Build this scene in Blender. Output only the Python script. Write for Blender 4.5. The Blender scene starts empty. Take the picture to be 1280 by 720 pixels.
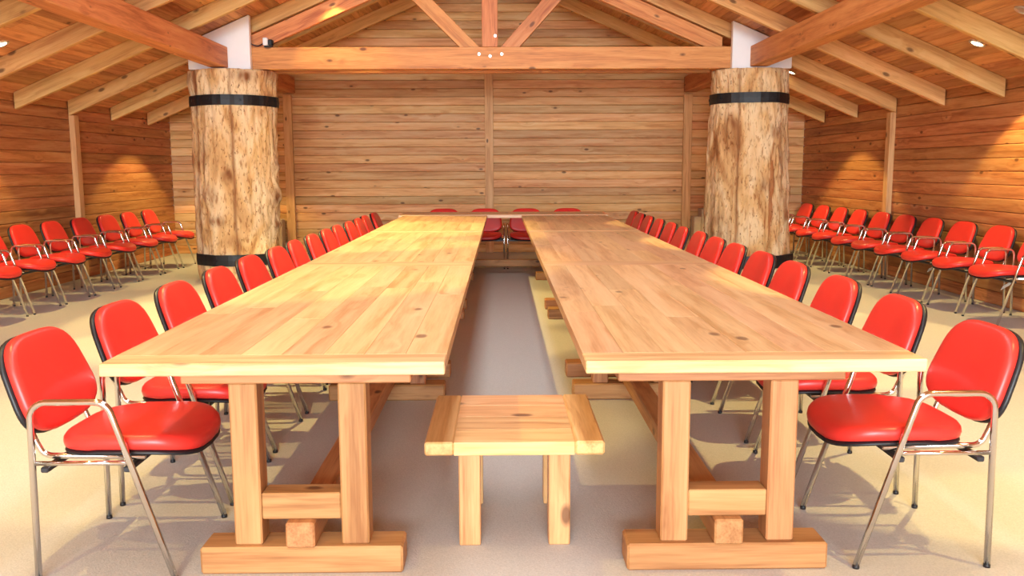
import bpy, bmesh, math, random
from mathutils import Vector, Matrix, noise
random.seed(7)
S = bpy.context.scene
COL = S.collection
PI = math.pi

# ------------------------------------------------------------------ camera
CAM_H = 1.40
FPX, PITCH, YAW, ROLL = 1105.84, 0.1346, 0.0121, 0.0036
fw = Vector((math.sin(YAW)*math.cos(PITCH), math.cos(YAW)*math.cos(PITCH), -math.sin(PITCH)))
rt = Vector((math.cos(YAW), -math.sin(YAW), 0)); up = rt.cross(fw)
rt2 = rt*math.cos(ROLL) - up*math.sin(ROLL); up2 = up*math.cos(ROLL) + rt*math.sin(ROLL)
cd = bpy.data.cameras.new('camera'); cam = bpy.data.objects.new('camera', cd); COL.objects.link(cam)
cd.sensor_width = 36.0; cd.lens = FPX/1280*36.0; cd.clip_start = 0.05
cam.matrix_world = Matrix(((rt2.x, up2.x, -fw.x, 0), (rt2.y, up2.y, -fw.y, 0), (rt2.z, up2.z, -fw.z, CAM_H), (0, 0, 0, 1)))
S.camera = cam

# ------------------------------------------------------------------ world, added fill light, exposure
S.view_settings.view_transform = 'Standard'; S.view_settings.look = 'None'
S.view_settings.gamma = 1.0; S.view_settings.use_curve_mapping = False
S.view_settings.exposure = 0.04
w = bpy.data.worlds.new('sky'); S.world = w; w.use_nodes = True
bg = w.node_tree.nodes['Background']; bg.inputs[0].default_value = (0.80, 0.90, 1.0, 1); bg.inputs[1].default_value = 1.0

def area(name, loc, rot, sx, sy, power, col):
    d = bpy.data.lights.new(name, 'AREA'); d.shape = 'RECTANGLE'; d.size = sx; d.size_y = sy; d.energy = power; d.color = col
    o = bpy.data.objects.new(name, d); COL.objects.link(o); o.location = loc; o.rotation_euler = rot
    return o
# added fill lights at the invented front opening behind the camera
area('front_fill_light', (-0.2, -7.75, 1.45), (PI/2, 0, 0), 9.0, 2.2, 950, (0.82, 0.93, 1.0))
area('upper_front_fill_light', (-0.2, -7.75, 3.2), (PI/2, 0, 0), 4.4, 1.1, 1250, (0.82, 0.93, 1.0))

# added overhead fill along an invented opening at the ridge
area('ridge_fill_light', (-0.19, 1.0, 4.44), (0, 0, 0), 0.8, 15.6, 340, (0.90, 0.95, 1.0))

LAMP_POWER = 330.0
LAMP_COL = (1.0, 0.78, 0.28)

# ------------------------------------------------------------------ room numbers (metres)
XL, XR, YB, YF = -5.45, 5.05, 14.85, -8.0
XC, HALF = -0.19, 5.26
SLOPE, ZEAVE, RAFT_H = 0.43, 2.06, 0.185
def z_raft(x): return ZEAVE + SLOPE*(HALF - abs(x - XC))          # underside of the rafters
def z_board(x): return z_raft(x) + RAFT_H                          # underside of the roof boards
TT = 0.80                                                           # table height

# ------------------------------------------------------------------ helpers
WM = {}
def setp(o, label=None, cat=None, group=None, kind=None):
    if label: o['label'] = label
    if cat: o['category'] = cat
    if group: o['group'] = group
    if kind: o['kind'] = kind
    return o
def link(name, me, mat=None, parent=None, M=None):
    o = bpy.data.objects.new(name, me); COL.objects.link(o)
    if mat is not None and me is not None and not me.materials: me.materials.append(mat)
    M = M if M is not None else Matrix.Identity(4)
    WM[o.name] = M
    if parent is not None:
        o.parent = parent; o.matrix_basis = WM[parent.name].inverted() @ M
    else: o.matrix_basis = M
    return o
def empty(name, loc=(0, 0, 0), rz=0, parent=None):
    return link(name, None, None, parent, Matrix.Translation(loc) @ Matrix.Rotation(rz, 4, 'Z'))
def to_mesh(bm, name, smooth=False):
    me = bpy.data.meshes.new(name); bm.to_mesh(me); bm.free()
    if smooth:
        for p in me.polygons: p.use_smooth = True
    return me
def box_bm(l, w_, h, bev=0.004):
    bm = bmesh.new(); bmesh.ops.create_cube(bm, size=1.0)
    for v in bm.verts: v.co = Vector((v.co.x*l, v.co.y*w_, v.co.z*h))
    if bev > 0: bmesh.ops.bevel(bm, geom=list(bm.edges), offset=bev, segments=1, affect='EDGES')
    return bm
BOXC = {}
def box_mesh(l, w_, h, bev=0.004, mat=None):
    k = (round(l, 4), round(w_, 4), round(h, 4), bev, mat.name if mat else '')
    if k not in BOXC:
        BOXC[k] = to_mesh(box_bm(l, w_, h, bev), 'box')
        if mat: BOXC[k].materials.append(mat)
    return BOXC[k]
def frame(p0, p1, side=None):
    x = (Vector(p1) - Vector(p0)).normalized()
    s = Vector(side) if side is not None else (Vector((0, 0, 1)) if abs(x.z) < 0.9 else Vector((0, 1, 0)))
    y = s.cross(x).normalized(); z = x.cross(y)
    c = (Vector(p0) + Vector(p1))/2
    return Matrix(((x.x, y.x, z.x, c.x), (x.y, y.y, z.y, c.y), (x.z, y.z, z.z, c.z), (0, 0, 0, 1)))
def beam(name, p0, p1, w_, h, mat, parent=None, bev=0.004, base=None):
    """squared timber from p0 to p1 (centre line), w_ sideways, h upwards, grain along local X"""
    L = (Vector(p1) - Vector(p0)).length
    M = frame(p0, p1)
    if base is not None: M = base @ M
    return link(name, box_mesh(L, w_, h, bev, mat), mat, parent, M)
def boxo(name, lo, hi, mat, parent=None, bev=0.004, axis='X', base=None):
    """axis aligned box lo..hi; the grain (local X) follows the named axis"""
    lo, hi = Vector(lo), Vector(hi); c = (lo + hi)/2; d = hi - lo
    if axis == 'X': M = Matrix.Translation(c); s = (d.x, d.y, d.z)
    elif axis == 'Y': M = Matrix.Translation(c) @ Matrix.Rotation(PI/2, 4, 'Z'); s = (d.y, d.x, d.z)
    else: M = Matrix.Translation(c) @ Matrix.Rotation(-PI/2, 4, 'Y'); s = (d.z, d.y, d.x)
    if base is not None: M = base @ M
    return link(name, box_mesh(*s, bev, mat), mat, parent, M)
def prism(name, poly, y0, y1, mat, parent=None, axis=None):
    """polygon in X/Z swept from y0 to y1; grain along 'axis' (world vector)"""
    n = len(poly); vs = [Vector((x, y0, z)) for x, z in poly] + [Vector((x, y1, z)) for x, z in poly]
    fs = [tuple(range(n)), tuple(range(2*n-1, n-1, -1))] + [(i, n+i, n+(i+1) % n, (i+1) % n) for i in range(n)]
    c = sum(vs, Vector())/len(vs)
    M = Matrix.Translation(c) if axis is None else frame(c - Vector(axis), c + Vector(axis))
    Mi = M.inverted(); me = bpy.data.meshes.new(name); me.from_pydata([Mi @ v for v in vs], [], fs)
    bm = bmesh.new(); bm.from_mesh(me); bmesh.ops.recalc_face_normals(bm, faces=bm.faces)
    bmesh.ops.bevel(bm, geom=list(bm.edges), offset=0.005, segments=1, affect='EDGES'); bm.to_mesh(me); bm.free()
    return link(name, me, mat, parent, M)
def fillet(pts, rad, n=6):
    pts = [Vector(p) for p in pts]; out = [pts[0]]
    for i in range(1, len(pts)-1):
        a, b, c = pts[i-1], pts[i], pts[i+1]; u = (a-b).normalized(); v = (c-b).normalized()
        ang = u.angle(v); t = min(rad/math.tan(ang/2), (a-b).length*0.48, (c-b).length*0.48); r = t*math.tan(ang/2)
        bis = (u+v).normalized(); cen = b + bis*(r/math.sin(ang/2)); p = b+u*t; q = b+v*t
        for k in range(n+1):
            s = k/n; d = ((p-cen)*math.sin((1-s)*(PI-ang)) + (q-cen)*math.sin(s*(PI-ang)))/math.sin(PI-ang)
            out.append(cen + d)
    out.append(pts[-1]); return out
def tube_bm(pts, r, seg=10, bm=None):
    bm = bm or bmesh.new(); pts = [Vector(p) for p in pts]; rings = []
    t0 = (pts[1]-pts[0]).normalized(); nrm = t0.orthogonal().normalized()
    for i, p in enumerate(pts):
        t = ((pts[min(i+1, len(pts)-1)] - p).normalized() + (p - pts[max(i-1, 0)]).normalized())
        t = t.normalized() if t.length > 1e-6 else t0
        nrm = (nrm - t*nrm.dot(t)).normalized(); b = t.cross(nrm)
        rings.append([bm.verts.new(p + nrm*r*math.cos(2*PI*k/seg) + b*r*math.sin(2*PI*k/seg)) for k in range(seg)])
    for a, b in zip(rings, rings[1:]):
        for k in range(seg): bm.faces.new((a[k], a[(k+1) % seg], b[(k+1) % seg], b[k]))
    bm.faces.new(list(reversed(rings[0]))); bm.faces.new(rings[-1])
    return bm

# ------------------------------------------------------------------ materials
def new_mat(name):
    m = bpy.data.materials.new(name); m.use_nodes = True; nt = m.node_tree
    return m, nt, nt.nodes['Principled BSDF']
def srgb(r, g, b):
    f = lambda c: (c/255/12.92 if c/255 <= 0.04045 else ((c/255+0.055)/1.055)**2.4)
    return (f(r), f(g), f(b), 1)
def N(nt, t, **kw):
    n = nt.nodes.new(t)
    for k, v in kw.items(): setattr(n, k, v)
    return n
def wood(name, light, mid, dark, rough=0.5, var=0.25, knots=0.13, grain=1.0, knotcol=(70, 32, 18), bump=0.15, spec=0.35):
    m, nt, b = new_mat(name); L = nt.links.new
    tc = N(nt, 'ShaderNodeTexCoord'); oi = N(nt, 'ShaderNodeObjectInfo')
    sc = N(nt, 'ShaderNodeVectorMath', operation='SCALE'); sc.inputs[0].default_value = (37.0, 19.0, 53.0); L(oi.outputs['Random'], sc.inputs['Scale'])
    ad = N(nt, 'ShaderNodeVectorMath', operation='ADD'); L(tc.outputs['Object'], ad.inputs[0]); L(sc.outputs[0], ad.inputs[1])
    # knots
    mk = N(nt, 'ShaderNodeMapping'); mk.inputs['Scale'].default_value = (2.6, 4.6, 5.4); mk.inputs['Rotation'].default_value = (0.3, 0.5, 0.6); L(ad.outputs[0], mk.inputs[0])
    vo = N(nt, 'ShaderNodeTexVoronoi'); vo.inputs['Scale'].default_value = 1.0; L(mk.outputs[0], vo.inputs['Vector'])
    kr = N(nt, 'ShaderNodeMapRange'); kr.inputs[1].default_value = knots*0.55; kr.inputs[2].default_value = knots; kr.inputs[3].default_value = 1; kr.inputs[4].default_value = 0
    L(vo.outputs['Distance'], kr.inputs[0])
    hal = N(nt, 'ShaderNodeMapRange'); hal.inputs[1].default_value = 0.0; hal.inputs[2].default_value = knots*3.2; hal.inputs[3].default_value = 0.9; hal.inputs[4].default_value = 0
    L(vo.outputs['Distance'], hal.inputs[0])
    # grain, long fibres along local X, bent round the knots
    mg = N(nt, 'ShaderNodeMapping'); mg.inputs['Scale'].default_value = (0.9*grain, 16*grain, 16*grain); L(ad.outputs[0], mg.inputs[0])
    wv = N(nt, 'ShaderNodeVectorMath', operation='ADD'); L(mg.outputs[0], wv.inputs[0])
    hs = N(nt, 'ShaderNodeVectorMath', operation='SCALE'); hs.inputs[0].default_value = (0.25, 0.7, 0.7); L(hal.outputs[0], hs.inputs['Scale']); L(hs.outputs[0], wv.inputs[1])
    n1 = N(nt, 'ShaderNodeTexNoise'); n1.inputs['Scale'].default_value = 1.0; n1.inputs['Detail'].default_value = 5; n1.inputs['Distortion'].default_value = 0.6; L(wv.outputs[0], n1.inputs['Vector'])
    mf = N(nt, 'ShaderNodeMapping'); mf.inputs['Scale'].default_value = (6*grain, 120*grain, 120*grain); L(ad.outputs[0], mf.inputs[0])
    n2 = N(nt, 'ShaderNodeTexNoise'); n2.inputs['Scale'].default_value = 1.0; n2.inputs['Detail'].default_value = 2; L(mf.outputs[0], n2.inputs['Vector'])
    mx = N(nt, 'ShaderNodeMix'); mx.data_type = 'FLOAT'; mx.inputs[0].default_value = 0.28; L(n1.outputs['Fac'], mx.inputs[2]); L(n2.outputs['Fac'], mx.inputs[3])
    rp = N(nt, 'ShaderNodeValToRGB'); e = rp.color_ramp.elements
    e[0].position = 0.34; e[0].color = srgb(*dark); e[1].position = 0.68; e[1].color = srgb(*light)
    em = rp.color_ramp.elements.new(0.5); em.color = srgb(*mid); L(mx.outputs[0], rp.inputs[0])
    # per piece tone
    hv = N(nt, 'ShaderNodeHueSaturation'); L(rp.outputs[0], hv.inputs['Color'])
    vr = N(nt, 'ShaderNodeMapRange'); vr.inputs[3].default_value = 1-var; vr.inputs[4].default_value = 1+var*0.7; L(oi.outputs['Random'], vr.inputs[0]); L(vr.outputs[0], hv.inputs['Value'])
    wn = N(nt, 'ShaderNodeTexWhiteNoise'); wn.noise_dimensions = '1D'; L(oi.outputs['Random'], wn.inputs['W'])
    hr = N(nt, 'ShaderNodeMapRange'); hr.inputs[3].default_value = 0.493; hr.inputs[4].default_value = 0.509; L(wn.outputs['Value'], hr.inputs[0]); L(hr.outputs[0], hv.inputs['Hue'])
    mc = N(nt, 'ShaderNodeMix'); mc.data_type = 'RGBA'; L(kr.outputs[0], mc.inputs[0]); L(hv.outputs[0], mc.inputs[6]); mc.inputs[7].default_value = srgb(*knotcol)
    kf = N(nt, 'ShaderNodeMath', operation='MULTIPLY'); L(kr.outputs[0], kf.inputs[0]); kf.inputs[1].default_value = 0.75; L(kf.outputs[0], mc.inputs[0])
    L(mc.outputs[2], b.inputs['Base Color']); b.inputs['Roughness'].default_value = rough; b.inputs['Specular IOR Level'].default_value = spec
    bp = N(nt, 'ShaderNodeBump'); bp.inputs['Strength'].default_value = bump; bp.inputs['Distance'].default_value = 0.003; L(mx.outputs[0], bp.inputs['Height']); L(bp.outputs[0], b.inputs['Normal'])
    return m
def plain(name, col, rough=0.5, metal=0.0, spec=0.5, noise_amt=0.0, nscale=30, bump=0.0):
    m, nt, b = new_mat(name); L = nt.links.new
    b.inputs['Roughness'].default_value = rough; b.inputs['Metallic'].default_value = metal; b.inputs['Specular IOR Level'].default_value = spec
    b.inputs['Base Color'].default_value = srgb(*col)
    if noise_amt > 0 or bump > 0:
        tc = N(nt, 'ShaderNodeTexCoord'); n = N(nt, 'ShaderNodeTexNoise'); n.inputs['Scale'].default_value = nscale; n.inputs['Detail'].default_value = 4
        L(tc.outputs['Object'], n.inputs['Vector'])
        hv = N(nt, 'ShaderNodeHueSaturation'); hv.inputs['Color'].default_value = srgb(*col)
        mr = N(nt, 'ShaderNodeMapRange'); mr.inputs[1].default_value = 0.3; mr.inputs[2].default_value = 0.7; mr.inputs[3].default_value = 1-noise_amt; mr.inputs[4].default_value = 1+noise_amt
        L(n.outputs['Fac'], mr.inputs[0]); L(mr.outputs[0], hv.inputs['Value']); L(hv.outputs[0], b.inputs['Base Color'])
        if bump > 0:
            bp = N(nt, 'ShaderNodeBump'); bp.inputs['Strength'].default_value = bump; bp.inputs['Distance'].default_value = 0.004
            L(n.outputs['Fac'], bp.inputs['Height']); L(bp.outputs[0], b.inputs['Normal'])
    return m
def emit(name, col, st):
    m, nt, b = new_mat(name); b.inputs['Emission Color'].default_value = srgb(*col); b.inputs['Emission Strength'].default_value = st
    b.inputs['Base Color'].default_value = srgb(*col); return m

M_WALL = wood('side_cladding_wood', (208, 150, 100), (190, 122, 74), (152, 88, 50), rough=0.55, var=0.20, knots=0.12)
M_BWALL = wood('back_cladding_brightened', (240, 198, 146), (228, 174, 114), (200, 136, 80), rough=0.55, var=0.22, knots=0.12)  # paler copy of the side cladding, makes up for light missing back here
M_ROOF = wood('roof_board_wood', (224, 170, 118), (208, 148, 98), (168, 108, 66), rough=0.6, var=0.32, knots=0.11)
M_RAFT = wood('rafter_wood', (234, 192, 130), (222, 174, 108), (194, 140, 82), rough=0.6, var=0.14, knots=0.14)
M_TRUSS = wood('truss_wood', (226, 162, 104), (212, 140, 82), (178, 104, 60), rough=0.5, var=0.12, knots=0.14)
M_PURL = wood('purlin_wood', (222, 160, 106), (208, 138, 86), (172, 104, 62), rough=0.55, var=0.12, knots=0.10)
M_POST = wood('post_wood', (238, 192, 140), (226, 174, 118), (200, 142, 92), rough=0.55, var=0.10, knots=0.11)
M_TOP = wood('table_top_wood', (234, 196, 150), (222, 178, 130), (196, 146, 98), rough=0.34, var=0.12, knots=0.12, knotcol=(104, 68, 52), bump=0.05, spec=0.45)
M_LEG = wood('table_leg_wood', (194, 142, 94), (180, 124, 78), (146, 92, 54), rough=0.5, var=0.12, knots=0.11)
M_STR = wood('stretcher_wood', (172, 108, 62), (152, 90, 50), (116, 64, 36), rough=0.55, var=0.10, knots=0.08)
M_STOOL = wood('stool_wood', (230, 184, 130), (216, 162, 106), (186, 124, 74), rough=0.38, var=0.12, knots=0.14, bump=0.06, spec=0.45)

M_CARPET = plain('carpet', (192, 186, 178), rough=0.95, spec=0.1, noise_amt=0.10, nscale=160, bump=0.5)
M_RED = plain('red_vinyl', (226, 54, 46), rough=0.36, spec=0.45, noise_amt=0.03, nscale=6, bump=0.04)
M_BLACK = plain('black_plastic', (28, 28, 32), rough=0.45)
M_CHROME = plain('chrome', (225, 222, 218), rough=0.12, metal=1.0)
M_GREYMET = plain('dark_bracket_metal', (70, 70, 74), rough=0.4, metal=0.6)
M_IRON = plain('black_iron', (34, 35, 38), rough=0.5, metal=0.3, noise_amt=0.2, nscale=25, bump=0.2)
M_WHITE = plain('white_paint', (248, 249, 252), rough=0.6, noise_amt=0.02, nscale=8)
M_CONC = plain('beige_plaster', (206, 186, 164), rough=0.9, noise_amt=0.06, nscale=20, bump=0.2)
M_PAPER = plain('white_paper_tag', (232, 228, 216), rough=0.8)
M_STEEL = plain('bolt_steel', (215, 215, 212), rough=0.3, metal=0.8)
M_DARKBACK = plain('wall_backing', (120, 70, 40), rough=0.9)
M_LENS = emit('lamp_lens', (255, 236, 190), 14.0)

def log_mat():
    m, nt, b = new_mat('peeled_log'); L = nt.links.new
    tc = N(nt, 'ShaderNodeTexCoord'); oi = N(nt, 'ShaderNodeObjectInfo')
    sc = N(nt, 'ShaderNodeVectorMath', operation='SCALE'); sc.inputs[0].default_value = (7, 11, 5); L(oi.outputs['Random'], sc.inputs['Scale'])
    ad = N(nt, 'ShaderNodeVectorMath', operation='ADD'); L(tc.outputs['Object'], ad.inputs[0]); L(sc.outputs[0], ad.inputs[1])
    def nz(scale, detail, dist=0.0):
        mp = N(nt, 'ShaderNodeMapping'); mp.inputs['Scale'].default_value = scale; L(ad.outputs[0], mp.inputs[0])
        n = N(nt, 'ShaderNodeTexNoise'); n.inputs['Scale'].default_value = 1; n.inputs['Detail'].default_value = detail; n.inputs['Distortion'].default_value = dist; L(mp.outputs[0], n.inputs['Vector']); return n
    a = nz((2.6, 2.6, 1.3), 9, 0.8); f = nz((34, 34, 11), 5, 0.6); p = nz((30, 30, 17), 3, 0.4); q = nz((6.5, 6.5, 0.35), 4, 0.3)
    r1 = N(nt, 'ShaderNodeValToRGB'); e = r1.color_ramp.elements
    e[0].position = 0.30; e[0].color = srgb(172, 118, 70); e[1].position = 0.56; e[1].color = srgb(238, 210, 166)
    x = r1.color_ramp.elements.new(0.42); x.color = srgb(222, 180, 124); L(a.outputs['Fac'], r1.inputs[0])
    r2 = N(nt, 'ShaderNodeValToRGB'); e = r2.color_ramp.elements
    e[0].position = 0.32; e[0].color = srgb(170, 122, 78); e[1].position = 0.47; e[1].color = (1, 1, 1, 1); L(f.outputs['Fac'], r2.inputs[0])
    mu = N(nt, 'ShaderNodeMix'); mu.data_type = 'RGBA'; mu.blend_type = 'MULTIPLY'; mu.inputs[0].default_value = 0.7; L(r1.outputs[0], mu.inputs[6]); L(r2.outputs[0], mu.inputs[7])
    r3 = N(nt, 'ShaderNodeMapRange'); r3.inputs[1].default_value = 0.33; r3.inputs[2].default_value = 0.38; r3.inputs[3].default_value = 0.8; r3.inputs[4].default_value = 0; L(q.outputs['Fac'], r3.inputs[0])
    m3 = N(nt, 'ShaderNodeMix'); m3.data_type = 'RGBA'; L(r3.outputs[0], m3.inputs[0]); L(mu.outputs[2], m3.inputs[6]); m3.inputs[7].default_value = srgb(166, 96, 48)
    pr = N(nt, 'ShaderNodeMapRange'); pr.inputs[1].default_value = 0.29; pr.inputs[2].default_value = 0.35; pr.inputs[3].default_value = 0.85; pr.inputs[4].default_value = 0; L(p.outputs['Fac'], pr.inputs[0])
    mk = N(nt, 'ShaderNodeMix'); mk.data_type = 'RGBA'; L(pr.outputs[0], mk.inputs[0]); L(m3.outputs[2], mk.inputs[6]); mk.inputs[7].default_value = srgb(112, 68, 38)
    sa = N(nt, 'ShaderNodeAttribute'); sa.attribute_name = 'stain'
    ms = N(nt, 'ShaderNodeMix'); ms.data_type = 'RGBA'; L(sa.outputs['Fac'], ms.inputs[0]); L(mk.outputs[2], ms.inputs[6]); ms.inputs[7].default_value = srgb(138, 86, 50)
    L(ms.outputs[2], b.inputs['Base Color']); b.inputs['Roughness'].default_value = 0.75; b.inputs['Specular IOR Level'].default_value = 0.25
    bp = N(nt, 'ShaderNodeBump'); bp.inputs['Strength'].default_value = 0.5; bp.inputs['Distance'].default_value = 0.02; L(f.outputs['Fac'], bp.inputs['Height']); L(bp.outputs[0], b.inputs['Normal'])
    return m
M_LOG = log_mat()

# ------------------------------------------------------------------ floor
o = boxo('floor', (XL-0.3, YF-0.3, -0.12), (XR+0.3, YB+0.3, 0.0), M_CARPET, None, bev=0)
setp(o, 'beige grey short pile carpet covering the whole floor', 'floor', kind='structure')

# ------------------------------------------------------------------ clad walls
PITCHW = 0.135
def plank_mesh(L, mat, h=PITCHW):
    prof = [(0.0, -0.012), (0.0022, 0.006), (0.007, 0.0125), (h*0.5, 0.0155), (h-0.012, 0.0135), (h-0.0022, 0.007), (h, -0.012)]
    k = len(prof); vs = [(-L/2, -o_, z) for z, o_ in prof] + [(L/2, -o_, z) for z, o_ in prof]
    fs = [(i, i+1, k+i+1, k+i) for i in range(k-1)] + [(k-1, 0, k, 2*k-1), tuple(range(k-1, -1, -1)), tuple(range(k, 2*k))]
    me = bpy.data.meshes.new('plank'); me.from_pydata(vs, [], fs); me.materials.append(mat); return me
PLC = {}
def plank(parent, a, b, z, face, mat):
    """course from a to b at height z; 'face' = (fixed coordinate, axis, rotation)"""
    L = round(b-a, 3)
    if L < 0.06: return
    if (L, mat.name) not in PLC: PLC[(L, mat.name)] = plank_mesh(L, mat)
    fx, ax, rz = face; c = (a+b)/2
    loc = (c, fx, z) if ax == 'X' else (fx, c, z)
    link('plank', PLC[(L, mat.name)], mat, parent, Matrix.Translation(loc) @ Matrix.Rotation(rz, 4, 'Z'))

wb = empty('wall_back', (XC, YB, 0)); setp(wb, 'pine plank back wall with gable behind the tables', 'wall', kind='structure')
prism('backing', [(XL, 0), (XR, 0), (XR, z_board(XR)), (XC, z_board(XC)), (XL, z_board(XL))], YB+0.013, YB+0.12, M_DARKBACK, wb)
PB = [-3.49, -0.19, 3.09]
z = 0.0; ci = 0
while z < z_board(XC) - 0.1:
    if z < 2.55: segs = [(XL, PB[0]), (PB[0], PB[1]), (PB[1], PB[2]), (PB[2], XR)]
    else: segs = [(XL, PB[1]), (PB[1], XR)]
    hw = HALF - max(0, (z + 0.012 - z_board(XL)))/SLOPE
    for a, b in segs:
        a2, b2 = max(a, XC-hw), min(b, XC+hw)
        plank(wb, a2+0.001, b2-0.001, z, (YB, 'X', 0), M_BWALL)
    z += PITCHW; ci += 1
for px in PB:
    boxo('post', (px-0.07, YB-0.075, 0), (px+0.07, YB-0.012, 2.60 if px != PB[1] else 4.05), M_POST, wb, axis='Z')
PS = [YB, 11.45, 7.79, YF]
for nm, X, rz, lab in (('wall_left', XL, PI/2, 'pine plank side wall behind the chairs beside the knobbly log column'),
                       ('wall_right', XR, -PI/2, 'pine plank side wall behind the chairs beside the flared log column')):
    wl = empty(nm, (X, 5, 0)); setp(wl, lab, 'wall', kind='structure')
    sgn = -1 if X < 0 else 1
    boxo('backing', (min(X, X+sgn*0.12)+sgn*0.013, YF, 0), (max(X, X+sgn*0.12)+sgn*0.013, YB, z_board(XL)), M_DARKBACK, wl, bev=0, axis='Y')
    for a, b in zip(PS[1:], PS[:-1]):
        z = 0.0
        while z < z_board(XL) - 0.02:
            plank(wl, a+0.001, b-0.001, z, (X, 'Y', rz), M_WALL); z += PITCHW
    for py in PS[1:3]:
        boxo('post', (X-sgn*0.085 if sgn > 0 else X+0.012, py-0.06, 0), (X-0.012 if sgn > 0 else X+0.085, py+0.06, z_raft(X)+0.02), M_POST, wl, axis='Z')
# front wall behind the camera: low sill, corner piers and a gable opening added for the fill light
wf = empty('wall_front', (XC, YF, 0)); setp(wf, 'pine clad front gable wall with a wide opening added for light', 'wall', kind='structure')
boxo('pier', (XL, YF-0.12, 0), (XL+0.5, YF, z_board(XL)), M_DARKBACK, wf, axis='Z')
boxo('pier', (XR-0.5, YF-0.12, 0), (XR, YF, z_board(XR)), M_DARKBACK, wf, axis='Z')
boxo('sill', (XL+0.5, YF-0.12, 0), (XR-0.5, YF, 0.25), M_DARKBACK, wf)
boxo('lintel', (XL+0.5, YF-0.12, 2.58), (XR-0.5, YF, 2.64), M_PURL, wf)

# ------------------------------------------------------------------ roof: boards and rafters
cl = empty('ceiling', (XC, 5, z_board(XC))); setp(cl, 'sloping timber roof of reddish boards on pale rafters', 'ceiling', kind='structure')
cosS = 1/math.sqrt(1+SLOPE*SLOPE); BW = 0.145
nb = int(HALF/cosS/BW)+1
for side in (-1, 1):
    sx = Vector((side*cosS, 0, -SLOPE*cosS)); nrm = Vector((side*SLOPE*cosS, 0, cosS)); ridge = Vector((XC, 0, z_board(XC)))
    for i in range(nb):
        c = ridge + sx*(BW*(i+0.5)) + nrm*(0.012 + 0.003*random.random())
        cuts = [YF] + sorted(random.sample([3.46, 4.68, 5.9, 7.12, 8.34, 9.54, 10.76, 12.0, 13.26], 2)) + [YB+0.1]
        if i < 3: cuts = [9.0, 12.0, YB+0.1]                       # ridge slot added for the overhead fill, open from front wall to here
        for a, b in zip(cuts, cuts[1:]):
            L = b-a-0.003
            ex = Vector((0, 1, 0)); ey = -sx*side if side > 0 else sx*-side
            ey = nrm.cross(ex)
            M = Matrix(((ex.x, ey.x, nrm.x, c.x), (ex.y, ey.y, nrm.y, (a+b)/2), (ex.z, ey.z, nrm.z, c.z), (0, 0, 0, 1)))
            link('roof_board', box_mesh(L, BW-0.002, 0.024, 0.003, M_ROOF), M_ROOF, cl, M)
for xa, ya, yb in ((0.0, 9.0, YB+0.3), (0.435*cosS, YF-0.3, 9.0)):
    for sd, xe in ((-1, XL-0.3), (1, XR+0.3)):
        x1 = XC + sd*xa
        prism('roof_cover', [(xe, z_board(xe)+0.05), (x1, z_board(x1)+0.05), (x1, z_board(x1)+0.1), (xe, z_board(xe)+0.1)], ya, yb, M_DARKBACK, cl)
RY = [13.9, 12.62, 11.39, 10.15, 8.95, 7.73, 6.51, 5.29, 4.07, 2.85, 1.63, 0.41, -0.81, -2.03, -3.25, -4.47, -5.69, -6.91]
for y in RY:
    for side in (-1, 1):
        xe = XL+0.03 if side < 0 else XR-0.03
        poly = [(xe, z_raft(xe)), (XC, z_raft(XC)), (XC, z_raft(XC)+RAFT_H), (xe, z_raft(xe)+RAFT_H)]
        prism('rafter', poly, y-0.035, y+0.035, M_RAFT, cl, axis=(xe-XC, 0, z_raft(xe)-z_raft(XC)))

# ------------------------------------------------------------------ roof truss on the columns
YT = 11.31
tr = empty('roof_truss', (XC+0.06, YT, 2.62)); setp(tr, 'timber roof truss with king post and bolted tie beam between the log columns', 'truss')
beam('tie_beam', (-3.16, YT, 2.755), (2.96, YT, 2.755), 0.14, 0.265, M_TRUSS, tr)
boxo('king_post', (-0.225, YT-0.06, 2.89), (-0.03, YT+0.06, z_raft(XC)-0.02), M_TRUSS, tr, axis='Z')
def zch(x): return z_raft(x) - 0.25
for side in (-1, 1):
    xe = XC + side*2.96
    poly = [(xe, zch(xe)), (XC, zch(XC)), (XC, zch(XC)+0.21), (xe, zch(xe)+0.21)]
    prism('top_chord', poly, YT-0.012, YT+0.065, M_TRUSS, tr, axis=(xe-XC, 0, zch(xe)-zch(XC)))
beam('strut', (-0.32, YT, 2.83), (-1.16, YT, 3.66), 0.11, 0.175, M_TRUSS, tr)
beam('strut', (0.07, YT, 2.83), (0.83, YT, 3.66), 0.11, 0.175, M_TRUSS, tr)
bolt = tube_bm([(0, 0, 0), (0, -0.012, 0)], 0.018, 14); tube_bm([(0, -0.012, 0), (0, -0.022, 0)], 0.009, 6, bolt); bolt_me = to_mesh(bolt, 'bolt'); bolt_me.materials.append(M_STEEL)
for bx_, bz_ in ((-0.26, 2.80), (-0.125, 2.775), (0.02, 2.80), (-0.06, 3.02)):
    link('bolt', bolt_me, M_STEEL, tr, Matrix.Translation((bx_, YT-0.068 if bz_ < 2.9 else YT-0.06, bz_)))
# the second tie beam of the pair
beam('tie_beam', (-2.92, YT+0.46, 2.755), (2.72, YT+0.46, 2.755), 0.14, 0.265, M_TRUSS, tr)

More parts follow.
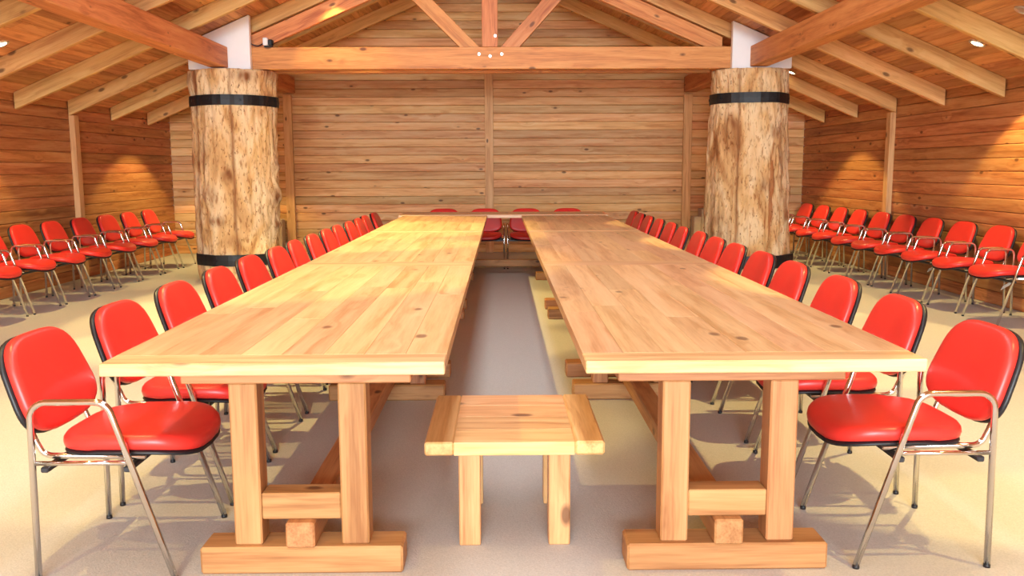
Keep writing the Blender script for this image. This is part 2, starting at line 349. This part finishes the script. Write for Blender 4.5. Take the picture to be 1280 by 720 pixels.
# ------------------------------------------------------------------ purlins
for nm, x0, x1, y0, y1, lab in (
    ('purlin_beam', -3.54, -3.33, YF+0.05, 11.14, 'long reddish purlin beam running onto the knobbly log column'),
    ('purlin_beam', 3.08, 3.29, YF+0.05, 11.14, 'long reddish purlin beam running onto the flared log column'),
    ('purlin_beam', -3.56, -3.36, 11.40, 14.83, 'short dark purlin beam between the knobbly log column and back wall'),
    ('purlin_beam', 3.02, 3.22, 11.40, 14.83, 'short dark purlin beam between the flared log column and back wall')):
    o = beam(nm, ((x0+x1)/2, y0, 2.755), ((x0+x1)/2, y1, 2.755), x1-x0, 0.25, M_PURL, None, bev=0.008); setp(o, lab, 'beam')

# ------------------------------------------------------------------ log columns with iron hoops and white plates
def log_column(cx, cy, rb, rt_, flare, seed, label, hoops, bulges, lean=(0, 0)):
    root = empty('log_column', (cx, cy, 0)); setp(root, label, 'column')
    H = 2.61; nt_, nz_ = 180, 150; off = Vector((seed*3.7, seed*1.3, seed*2.1))
    def rad(t, zz):
        s = zz/H; r = rb + (rt_-rb)*s + flare*math.exp(-zz/0.45)
        d = Vector((math.cos(t), math.sin(t), 0))
        r += 0.045*noise.noise(Vector((d.x*1.3, d.y*1.3, zz*0.5))+off)
        r += 0.020*noise.noise(Vector((d.x*4, d.y*4, zz*1.1))+off)
        ridge_ = noise.noise(Vector((d.x*9, d.y*9, zz*1.2))+off)
        r += 0.012*ridge_ - 0.012*max(0, 0.16-abs(ridge_))/0.16
        r += 0.014*noise.noise(Vector((d.x*22, d.y*22, zz*6))+off) + 0.016*noise.noise(Vector((d.x*9, d.y*9, zz*5))+off)
        for (bt, bz, amp, wt, wz) in bulges:
            dt = (t-bt+PI) % (2*PI)-PI; q = (dt/wt)**2 + ((zz-bz)/wz)**2
            if q < 4: r += amp*math.exp(-q)*(1+0.5*noise.noise(Vector((d.x*16, d.y*16, zz*14))+off))
        return r
    vs = []; fs = []
    for j in range(nz_+1):
        zz = H*j/nz_
        for i in range(nt_):
            t = 2*PI*i/nt_; r = rad(t, zz); vs.append((lean[0]*zz+r*math.cos(t), lean[1]*zz+r*math.sin(t), zz + (0.012*noise.noise(Vector((t*6, seed, 0))) if j == nz_ else 0)))
    for j in range(nz_):
        for i in range(nt_):
            a = j*nt_+i; b = j*nt_+(i+1) % nt_; fs.append((a, b, b+nt_, a+nt_))
    fs.append(tuple(range(nz_*nt_, nz_*nt_+nt_)))
    me = bpy.data.meshes.new('trunk'); me.from_pydata(vs, [], fs)
    at = me.attributes.new('stain', 'FLOAT', 'POINT'); vals = []
    for j in range(nz_+1):
        zz = H*j/nz_
        for i in range(nt_):
            t = 2*PI*i/nt_; q_ = 0.0; dv = Vector((math.cos(t)*5, math.sin(t)*5, zz*2.4))
            for (bt, bz, amp, wt, wz) in bulges:
                dt = (t-bt+PI) % (2*PI)-PI + (0.03 if amp < 0 else 0.10)*noise.noise(dv*1.4+off)
                e_ = math.exp(-((dt/(wt*0.9))**2 + ((zz-bz)/(wz*0.9))**2))
                q_ = max(q_, e_*(0.9 if amp < 0 else 0.72 + 0.9*noise.noise(dv*2.6+off)))
            vals.append(min(1.0, max(0.0, q_)))
    at.data.foreach_set('value', vals)
    for p in me.polygons[:-1]: p.use_smooth = True
    link('trunk', me, M_LOG, root, WM[root.name])
    def hoop_r(t, z0, z1):
        return max(rad(t+dt, zz)*(1-0.12*abs(dt)) for dt in (-0.3, -0.2, -0.1, -0.05, 0, 0.05, 0.1, 0.2, 0.3) for zz in (z0, z0*0.5+z1*0.5, z1)) + 0.012
    for hz in hoops:
        z0, z1 = hz; bm = bmesh.new(); R = []
        n = 64
        for i in range(n):
            t = 2*PI*i/n; r = hoop_r(t, z0, z1)
            lx, ly = lean[0]*z0, lean[1]*z0
            R.append([bm.verts.new((lx+rr*math.cos(t), ly+rr*math.sin(t), zz)) for rr, zz in ((r-0.05, z0), (r, z0), (r+0.004, (z0+z1)/2), (r, z1), (r-0.05, z1))])
        for i in range(n):
            a, b = R[i], R[(i+1) % n]
            for k in range(4): bm.faces.new((a[k], b[k], b[k+1], a[k+1]))
        band = link('iron_hoop', to_mesh(bm, 'hoop'), M_IRON, root, WM[root.name])
        for k in range(9):
            t = 2*PI*(k+0.35)/9; r = hoop_r(t, z0, z1) + 0.004
            Mr = WM[root.name] @ Matrix.Translation((lean[0]*z0+r*math.cos(t), lean[1]*z0+r*math.sin(t), (z0+z1)/2)) @ Matrix.Rotation(t+PI/2, 4, 'Z')
            link('rivet', rivet_me, M_IRON, band, Mr)
    return root
rb_ = tube_bm([(0, 0.01, 0), (0, -0.006, 0)], 0.014, 8); rivet_me = to_mesh(rb_, 'rivet'); rivet_me.materials.append(M_IRON)
A = -PI/2
log_column(-3.385, 11.50, 0.495, 0.525, 0.0, 1.0, 'knobbly barkless log column with brown streaks, below the small floodlight', [(2.175, 2.30), (0.20, 0.34)],
           [(A+1.35, 1.05, 0.075, 0.25, 0.16), (A+1.35, 0.70, 0.06, 0.2, 0.10), (A+1.5, 1.42, 0.05, 0.2, 0.08), (A+0.2, 1.3, -0.022, 0.035, 3.0), (A-0.88, 1.2, -0.035, 0.10, 3.0),
            (A-0.43, 1.06, 0.035, 0.20, 0.14), (A+0.05, 1.32, 0.03, 0.16, 0.10), (A-0.25, 0.76, 0.03, 0.22, 0.07), (A+0.55, 2.52, 0.02, 0.35, 0.08), (A-1.2, 2.48, 0.02, 0.3, 0.10), (A-0.55, 1.55, -0.015, 0.05, 0.35), (A+1.2, 2.58, 0.04, 0.4, 0.12)])
log_column(3.21, 11.50, 0.525, 0.475, 0.05, 5.0, 'flared pale barkless log column tapering upwards, beside the tagged chairs', [(2.19, 2.315), (0.14, 0.30)],
           [(A-0.52, 1.3, -0.025, 0.035, 3.0), (A+0.1, 1.18, 0.045, 0.16, 0.12), (A-0.7, 1.93, 0.03, 0.16, 0.14), (A+0.45, 1.83, 0.03, 0.15, 0.10), (A-1.0, 0.62, 0.02, 0.28, 0.22),
            (A+1.3, 1.55, 0.03, 0.3, 0.12), (A+1.3, 1.1, 0.035, 0.3, 0.12), (A+0.9, 0.8, 0.02, 0.12, 0.3), (A+0.75, 1.4, -0.015, 0.06, 0.5)], lean=(-0.012, 0))
for x0, x1, lab in ((-3.82, -3.06, 'white painted plate over the knobbly log column under the roof'), (2.86, 3.60, 'white painted plate over the flared log column under the roof')):
    poly = [(x0, 2.612), (x1, 2.612), (x1, z_board(x1)-0.01), (x0, z_board(x0)-0.01)]
    o = prism('roof_support_plate', poly, 11.15, 11.235, M_WHITE); setp(o, lab, 'plate')

# ------------------------------------------------------------------ floodlight on the tie beam
fl = empty('floodlight', (-2.86, YT-0.043, 2.8885)); setp(fl, 'small white and black floodlight with cable on the tie beam', 'lamp')
F = WM[fl.name]
boxo('bracket', (-0.05, -0.025, 0), (0.05, 0.025, 0.02), M_BLACK, fl, base=F)
boxo('housing', (-0.06, -0.05, 0.02), (0.0, 0.027, 0.115), M_WHITE, fl, base=F, bev=0.01)
boxo('lamp_head', (0.0, -0.045, 0.018), (0.06, 0.027, 0.092), M_BLACK, fl, base=F, bev=0.012)
link('cable', to_mesh(tube_bm(fillet([(-0.06, 0.0, 0.05), (-0.12, -0.03, 0.012), (-0.20, -0.04, 0.03), (-0.24, -0.04, 0.12)], 0.05), 0.007, 8), 'cable', True), M_BLACK, fl, F)

# ------------------------------------------------------------------ plinth blocks on the back wall
o = empty('plaster_plinth', (-3.66, YB-0.15, 0)); setp(o, 'beige plaster plinth at the back wall behind the knobbly log column', 'plinth')
boxo('block', (-3.95, YB-0.26, 0), (-3.60, YB-0.03, 0.58), M_CONC, o, bev=0.012)
o = empty('plaster_plinth', (3.4, YB-0.15, 0)); setp(o, 'beige stepped plaster plinth at the back wall behind the flared log column', 'plinth')
boxo('block', (3.18, YB-0.30, 0), (3.30, YB-0.03, 0.60), M_CONC, o, bev=0.012)
boxo('block', (3.302, YB-0.30, 0), (3.72, YB-0.03, 0.73), M_CONC, o, bev=0.012)

# ------------------------------------------------------------------ recessed downlights
def spot(name, loc, power, deg, tilt=(0, 0), parent=None, blend=0.12):
    d = bpy.data.lights.new(name, 'SPOT'); d.energy = power; d.color = LAMP_COL; d.spot_size = math.radians(deg); d.spot_blend = blend; d.shadow_soft_size = 0.03
    o = bpy.data.objects.new(name, d); COL.objects.link(o); o.location = loc; o.rotation_euler = (tilt[1], tilt[0], 0); return o
def downlight(x, y, label, power, deg=86, tilt=0.0, blend=0.15, drop=0.03):
    side = 1 if x > XC else -1
    n = Vector((side*SLOPE*cosS, 0, cosS)); ex = Vector((0, 1, 0)); ey = n.cross(ex)
    p = Vector((x, y, z_board(x)))
    M = Matrix(((ex.x, ey.x, n.x, p.x), (ex.y, ey.y, n.y, p.y), (ex.z, ey.z, n.z, p.z), (0, 0, 0, 1)))
    root = link('downlight', None, None, None, M); setp(root, label, 'lamp', 'recessed roof downlights')
    bm = bmesh.new(); R = []
    for i in range(28):
        t = 2*PI*i/28; R.append([bm.verts.new((r*math.cos(t), r*math.sin(t), zz)) for r, zz in ((0.075, 0.002), (0.075, -0.008), (0.062, -0.012), (0.052, -0.004))])
    for i in range(28):
        a, b = R[i], R[(i+1) % 28]
        for k in range(3): bm.faces.new((a[k], a[k+1], b[k+1], b[k]))
    link('bezel', to_mesh(bm, 'bezel', True), M_STEEL, root, M)
    bm = bmesh.new(); bmesh.ops.create_circle(bm, cap_ends=True, radius=0.056, segments=24)
    for v in bm.verts: v.co.z = -0.005
    link('lens', to_mesh(bm, 'lens'), M_LENS if power > 0 else M_STEEL, root, M)
    if power > 0: spot('downlight_beam', p - n*drop, power, deg, (tilt, 0), blend=blend)
nth = ['first', 'second', 'third', 'fourth', 'fifth', 'sixth']
for k, (y, dd) in enumerate(((13.2, (4.2, 4.2)), (8.35, (4.50, 4.60)), (3.45, (4.33, 4.5)))):
    for sd, nm, d_ in ((-1, 'knobbly', dd[0]), (1, 'flared', dd[1])):
        downlight(XC+sd*d_, y - (0.76 if k == 0 and sd > 0 else 0.05 if k == 0 else 0) + (0.25 if k == 1 and sd < 0 else 0), 'small recessed downlight %s from the back wall above the wall chairs beside the %s column' % (nth[k], nm), LAMP_POWER*0.5, 100, blend=0.18, drop=0.15 if k == 0 else 0.03)
downlight(XC+4.36, 7.22, 'unlit steel recessed downlight one bay from a lit one beside the flared column', 0)
for k, (y, f) in enumerate(((11.08, 0.25), (9.55, 1.6), (8.35, 1.5), (5.9, 1.3), (3.45, 0.6), (1.02, 0.4))):
    downlight(XC-1.9, y, 'recessed roof downlight %s from the truss over the tables beside the knobbly column' % nth[k], LAMP_POWER*f, 72, -0.12)
for k, (y, f) in enumerate(((9.55, 0.7), (7.12, 1.1), (4.68, 1.1), (2.24, 0.6))):
    downlight(XC+2.75, y, 'recessed roof downlight %s from the truss over the aisle beside the flared column' % nth[k], LAMP_POWER*f, 56, 0.04)
downlight(XC-3.35, 13.3, 'recessed downlight in the roof behind the knobbly log column', LAMP_POWER*0.42, 97, blend=0.4)
downlight(XC+3.35, 13.3, 'recessed downlight in the roof behind the flared log column', LAMP_POWER*0.42, 97, blend=0.4)

# ------------------------------------------------------------------ tables
def trestle(root, B, cx, cy, top, leg_dx=0.186):
    """foot beam, two legs, rail and cleat; local X is across the table"""
    boxo('foot', (cx-0.352, cy-0.07, 0.0), (cx+0.352, cy+0.07, 0.098), M_LEG, root, bev=0.008, base=B)
    for s in (-1, 1):
        boxo('leg', (cx+s*leg_dx-0.048, cy-0.05, 0.098), (cx+s*leg_dx+0.048, cy+0.05, top-0.122), M_LEG, root, axis='Z', base=B, bev=0.006)
    boxo('rail', (cx-leg_dx+0.049, cy-0.045, 0.19), (cx+leg_dx-0.049, cy+0.045, 0.285), M_LEG, root, base=B)
    boxo('cleat', (cx-0.39, cy-0.06, top-0.122), (cx+0.39, cy+0.06, top-0.041), M_LEG, root, base=B)
def table(loc, rz, L, W, top, label, group, inset=0.22, cleat_off=0.0, seed=0):
    """table with its length along local Y, near end at local y = 0"""
    rnd = random.Random(seed)
    root = empty('trestle_table', loc, rz); setp(root, label, 'table', group); B = WM[root.name]
    EB = 0.13; n = 8; sw = W/n
    for e0, e1 in ((0.0, EB), (L-EB, L)):
        boxo('end_board', (-W/2, e0+0.0005, top-0.041), (W/2, e1-0.0005, top), M_TOP, root, base=B, bev=0.0035)
    for i in range(n):
        x0 = -W/2 + i*sw
        cut = EB + (L-2*EB)*rnd.uniform(0.25, 0.75)
        for a, b in ((EB, cut), (cut, L-EB)):
            boxo('plank', (x0+0.0003, a+0.0003, top-0.0405), (x0+sw-0.0003, b-0.0003, top-0.0004*rnd.random()), M_TOP, root, axis='Y', base=B, bev=0.001)
    for cy in (inset+0.07, L-inset-0.07):
        trestle(root, B, cleat_off, cy, top)
    boxo('stretcher', (cleat_off-0.05, inset-0.01, 0.0985), (cleat_off+0.05, L-inset+0.01, 0.1895), M_LEG, root, axis='Y', base=B, bev=0.006)
    return root
Y0 = 2.712; TL = 2.895; TW = 1.078
ordn = ['first', 'second', 'third', 'fourth', 'fifth', 'sixth', 'seventh', 'eighth', 'ninth', 'tenth', 'eleventh', 'twelfth', 'thirteenth', 'fourteenth']
pos = ['farthest from the back wall', 'in the middle of its row', 'touching the end table']
for side, cx, co, nm in ((-1, -0.718, 0.018, 'knobbly'), (1, 0.803, -0.016, 'flared')):
    for k in range(3):
        table((cx, Y0 + k*(TL+0.004), 0), 0, TL, TW, TT - (0.0 if k != 1 else 0.002), 'long pine trestle table %s, beside the %s log column' % (pos[k], nm), 'pine trestle tables', cleat_off=co, seed=10*k+side)
table((1.38, Y0+3*(TL+0.004)+0.003+0.39, 0), PI/2, 2.70, 0.78, TT+0.006, 'narrow pine trestle table closing both rows before the back wall', 'pine trestle tables', inset=0.40, seed=77)

# ------------------------------------------------------------------ small stool table
st = empty('stool_table', (0.045, 3.41, 0)); setp(st, 'small low square pine stool between the two table rows', 'stool'); B = WM[st.name]
TH, HW, HD = 0.425, 0.325, 0.335
boxo('end_board', (-HW, -HD, TH-0.05), (-HW+0.105, HD, TH), M_STOOL, st, axis='Y', base=B, bev=0.006)
boxo('end_board', (HW-0.108, -HD-0.004, TH-0.05), (HW, HD, TH+0.002), M_STOOL, st, axis='Y', base=B, bev=0.008)
yy = [-HD, -HD+0.165, -HD+0.335, HD-0.165, HD]
for a, b in zip(yy, yy[1:]):
    boxo('plank', (-HW+0.1055, a+0.0004, TH-0.05), (HW-0.1085, b-0.0004, TH-0.001), M_STOOL, st, base=B, bev=0.0018)
for sx_ in (-1, 1):
    for sy_ in (-1, 1):
        cx = sx_*0.167; cy = sy_*0.205
        boxo('leg', (cx-0.040, cy-0.05, 0), (cx+0.040, cy+0.05, TH-0.0505), M_STOOL, st, axis='Z', base=B, bev=0.004)

# ------------------------------------------------------------------ chairs
def pad_mesh(hw, hl, thick, taper, e=3.4, wf=None, nr=9, ns=40, edge=0.5, puff=0.012, under=0.0):
    """rounded upholstered pad; a = width direction (hw), b = length direction (hl), c = thickness"""
    bm = bmesh.new()
    def outline(t):
        c, s = math.cos(t), math.sin(t)
        a = math.copysign(abs(c)**(2/e), c); b = math.copysign(abs(s)**(2/e), s)
        return a*hw*(1+taper*b), b*hl
    def ring(r, cz): return [bm.verts.new((outline(2*PI*k/ns)[0]*r, outline(2*PI*k/ns)[1]*r, cz)) for k in range(ns)]
    rs = []
    rs.append(ring(0.90, 0.0)); rs.append(ring(0.985, thick*0.12)); rs.append(ring(1.0, thick*0.4)); rs.append(ring(0.99, thick*0.68)); rs.append(ring(0.955, thick*0.88)); rs.append(ring(0.89, thick*0.98))
    for r in (0.75, 0.55, 0.3): rs.append(ring(r, thick*0.98 + puff*(1-(r/0.89)**2)))
    top = bm.verts.new((0, 0, thick*0.98+puff)); bot = bm.verts.new((0, 0, 0))
    for p, q in zip(rs, rs[1:]):
        for k in range(ns): bm.faces.new((p[k], p[(k+1) % ns], q[(k+1) % ns], q[k]))
    for k in range(ns):
        bm.faces.new((rs[-1][k], rs[-1][(k+1) % ns], top)); bm.faces.new((rs[0][(k+1) % ns], rs[0][k], bot))
    if wf:
        for v in bm.verts: v.co = wf(v.co)
    bmesh.ops.recalc_face_normals(bm, faces=bm.faces)
    return to_mesh(bm, 'pad', True)
# seat: local chair axes: X = facing, Y = width
def seat_wf(z0):
    def f(c):
        x = c.y + 0.048; y = c.x
        fall = max(0.0, (x-0.12)/0.2)
        return Vector((x, y, z0 + c.z - 0.040*fall*fall*(1-0.3*(y/0.23)**2) + 0.012*(y/0.23)**2*(1 if x > -0.05 else 0.6) - 0.004))
    return f
seat_me = pad_mesh(0.243, 0.245, 0.058, 0.03, 3.3, seat_wf(0.437))
seat_me.materials.append(M_RED)
shell_me = pad_mesh(0.239, 0.242, 0.018, 0.03, 3.3, seat_wf(0.422), puff=0.0); shell_me.materials.append(M_BLACK)
TILT = math.radians(20)
def back_wf(c0):
    def f(c):
        y = c.x; s = c.y; d = c.z + c0 + 0.26*y*y          # wraps slightly round the sitter
        bx = -0.262; bz = 0.645
        return Vector((bx - s*math.sin(TILT) + d*math.cos(TILT) - 0.045, y, bz + s*math.cos(TILT) + d*math.sin(TILT)))
    return f
def back_shape(f):
    def g(c):
        # lower edge bows down in the middle, corners rise
        k = min(1.0, max(0.0, -c.y/0.178))
        return f(Vector((c.x, c.y + 0.012*k*(c.x/0.24)**2, c.z)))
    return g
back_me = pad_mesh(0.238, 0.18, 0.044, -0.10, 3.5, back_shape(back_wf(0.0))); back_me.materials.append(M_RED)
bshell_me = pad_mesh(0.238, 0.18, 0.026, -0.10, 3.5, back_shape(back_wf(-0.022)), puff=0.0); bshell_me.materials.append(M_BLACK)
LY = 0.275
def side_frame(s):
    y = s*LY
    pts = fillet([(-0.232, y, 0.012), (-0.222, y*0.985, 0.628), (0.035, y*0.985, 0.628), (0.232, y, 0.012)], 0.055, 6)
    return to_mesh(tube_bm(pts, 0.0115, 10), 'side_frame', True)
side_mes = {s: side_frame(s) for s in (-1, 1)}
foot_me = to_mesh(tube_bm([(0, 0, 0), (0, 0, 0.012)], 0.0119, 10), 'foot_cap', True)
def support(s):
    y = s*0.185
    pts = fillet([(-0.31, y, 0.60), (-0.268, y, 0.50), (-0.232, y, 0.416), (0.12, y, 0.411)], 0.05, 6)
    return to_mesh(tube_bm(pts, 0.0105, 10), 'back_support', True)
sup_mes = {s: support(s) for s in (-1, 1)}
def rail_(s):
    y = s*0.262
    return to_mesh(tube_bm([(-0.226, y*1.02, 0.415), (0.105, y*1.02, 0.415)], 0.0085, 8), 'side_rail', True)
rail_mes = {s: rail_(s) for s in (-1, 1)}
def cross(x):
    bm = box_bm(0.026, 2*LY-0.03, 0.020, 0.004)
    for v in bm.verts: v.co += Vector((x, 0, 0.388))
    return to_mesh(bm, 'cross_bar')
cross_mes = [cross(-0.195), cross(0.085)]
for me in list(side_mes.values()) + list(sup_mes.values()) + list(rail_mes.values()): me.materials.append(M_CHROME)
foot_me.materials.append(M_BLACK)
for me in cross_mes: me.materials.append(M_GREYMET)
bm = box_bm(0.13, 0.055, 0.002, 0); bm2 = to_mesh(bm, 'tag'); bm2.materials.append(M_PAPER)

def chair(x, y, rz, label, group, tag=None):
    root = empty('armchair', (x, y, 0), rz); setp(root, label, 'chair', group)
    def add(nm, me, M=None, par=None):
        o = bpy.data.objects.new(nm, me); COL.objects.link(o); o.parent = par or root
        if M is not None: o.matrix_basis = M
        return o
    s_ = add('seat', seat_me); add('seat_shell', shell_me, None, s_); bk = add('backrest', back_me); add('back_shell', bshell_me, None, bk)
    for s in (-1, 1):
        af = add('arm_frame', side_mes[s]); add('back_support', sup_mes[s]); add('side_rail', rail_mes[s])
        for fx in (-0.232, 0.232): add('foot_cap', foot_me, Matrix.Translation((fx, s*LY, 0)), af)
    for me in cross_mes: add('cross_bar', me)
    if tag:
        tx, ty, tz, ta = tag
        t = add('paper_tag', bm2, Matrix.Translation((tx, ty, tz)) @ Matrix.Rotation(ta, 4, 'X') @ Matrix.Rotation(0.5, 4, 'Y')); t['label'] = 'white paper tag'
    return root
rj = random.Random(3)
LY_ = [3.175, 3.86, 4.55, 5.25, 5.95, 6.62, 7.27, 7.93, 8.58, 9.20, 9.83, 10.48, 11.12, 11.85]
RY_ = [3.215, 3.93, 4.65, 5.40, 6.06, 6.74, 7.37, 8.05, 8.72, 9.42, 10.10, 10.80, 11.42, 12.02]
for i, y in enumerate(LY_):
    chair(-1.362 + (rj.uniform(-0.012, 0.012) if i > 1 else 0), y, rj.uniform(-0.03, 0.03) if i else 0, 'red chrome armchair %s from the back wall at the tables beside the knobbly log column' % ordn[13-i], 'red armchairs along the table rows')
for i, y in enumerate(RY_):
    chair(1.475 + (rj.uniform(-0.012, 0.012) if i > 1 else 0), y, PI + (rj.uniform(-0.03, 0.03) if i else 0), 'red chrome armchair %s from the back wall at the tables beside the flared log column' % ordn[13-i], 'red armchairs along the table rows')
endl = ['red armchair behind the end table, on the knobbly column side', 'red armchair behind the end table, second from the knobbly column', 'red armchair behind the end table, second from the flared column', 'red armchair behind the end table, on the flared column side']
for k, x in enumerate((-0.83, -0.23, 0.365, 0.965)):
    chair(x, 12.56, -PI/2, endl[k], 'red armchairs behind the end table')
WL = [8.2, 8.85, 9.5, 10.15, 10.85, 11.55, 12.25, 12.95]
for i, y in enumerate(WL):
    chair(-4.80, y, rj.uniform(-0.04, 0.04), 'red chrome armchair %s from the back corner along the wall beside the knobbly column' % ordn[7-i], 'red armchairs along the side walls')
WR = [7.93, 8.63, 9.33, 10.03, 10.70, 11.38, 12.10, 12.78, 13.48, 14.2]
TG = {0: (0.0, 0.0, 0.325, 0.9), 1: (-0.02, 0.12, 0.375, 0.3), 2: (0.0, 0.0, 0.325, 0.9), 3: (0.02, 0.12, 0.375, 0.3), 4: (0.02, 0.12, 0.375, 0.4)}
for i, y in enumerate(WR):
    chair(4.60, y, PI + rj.uniform(-0.04, 0.04), 'red chrome armchair %s from the back corner along the wall beside the flared column' % ordn[9-i], 'red armchairs along the side walls', TG.get(i))
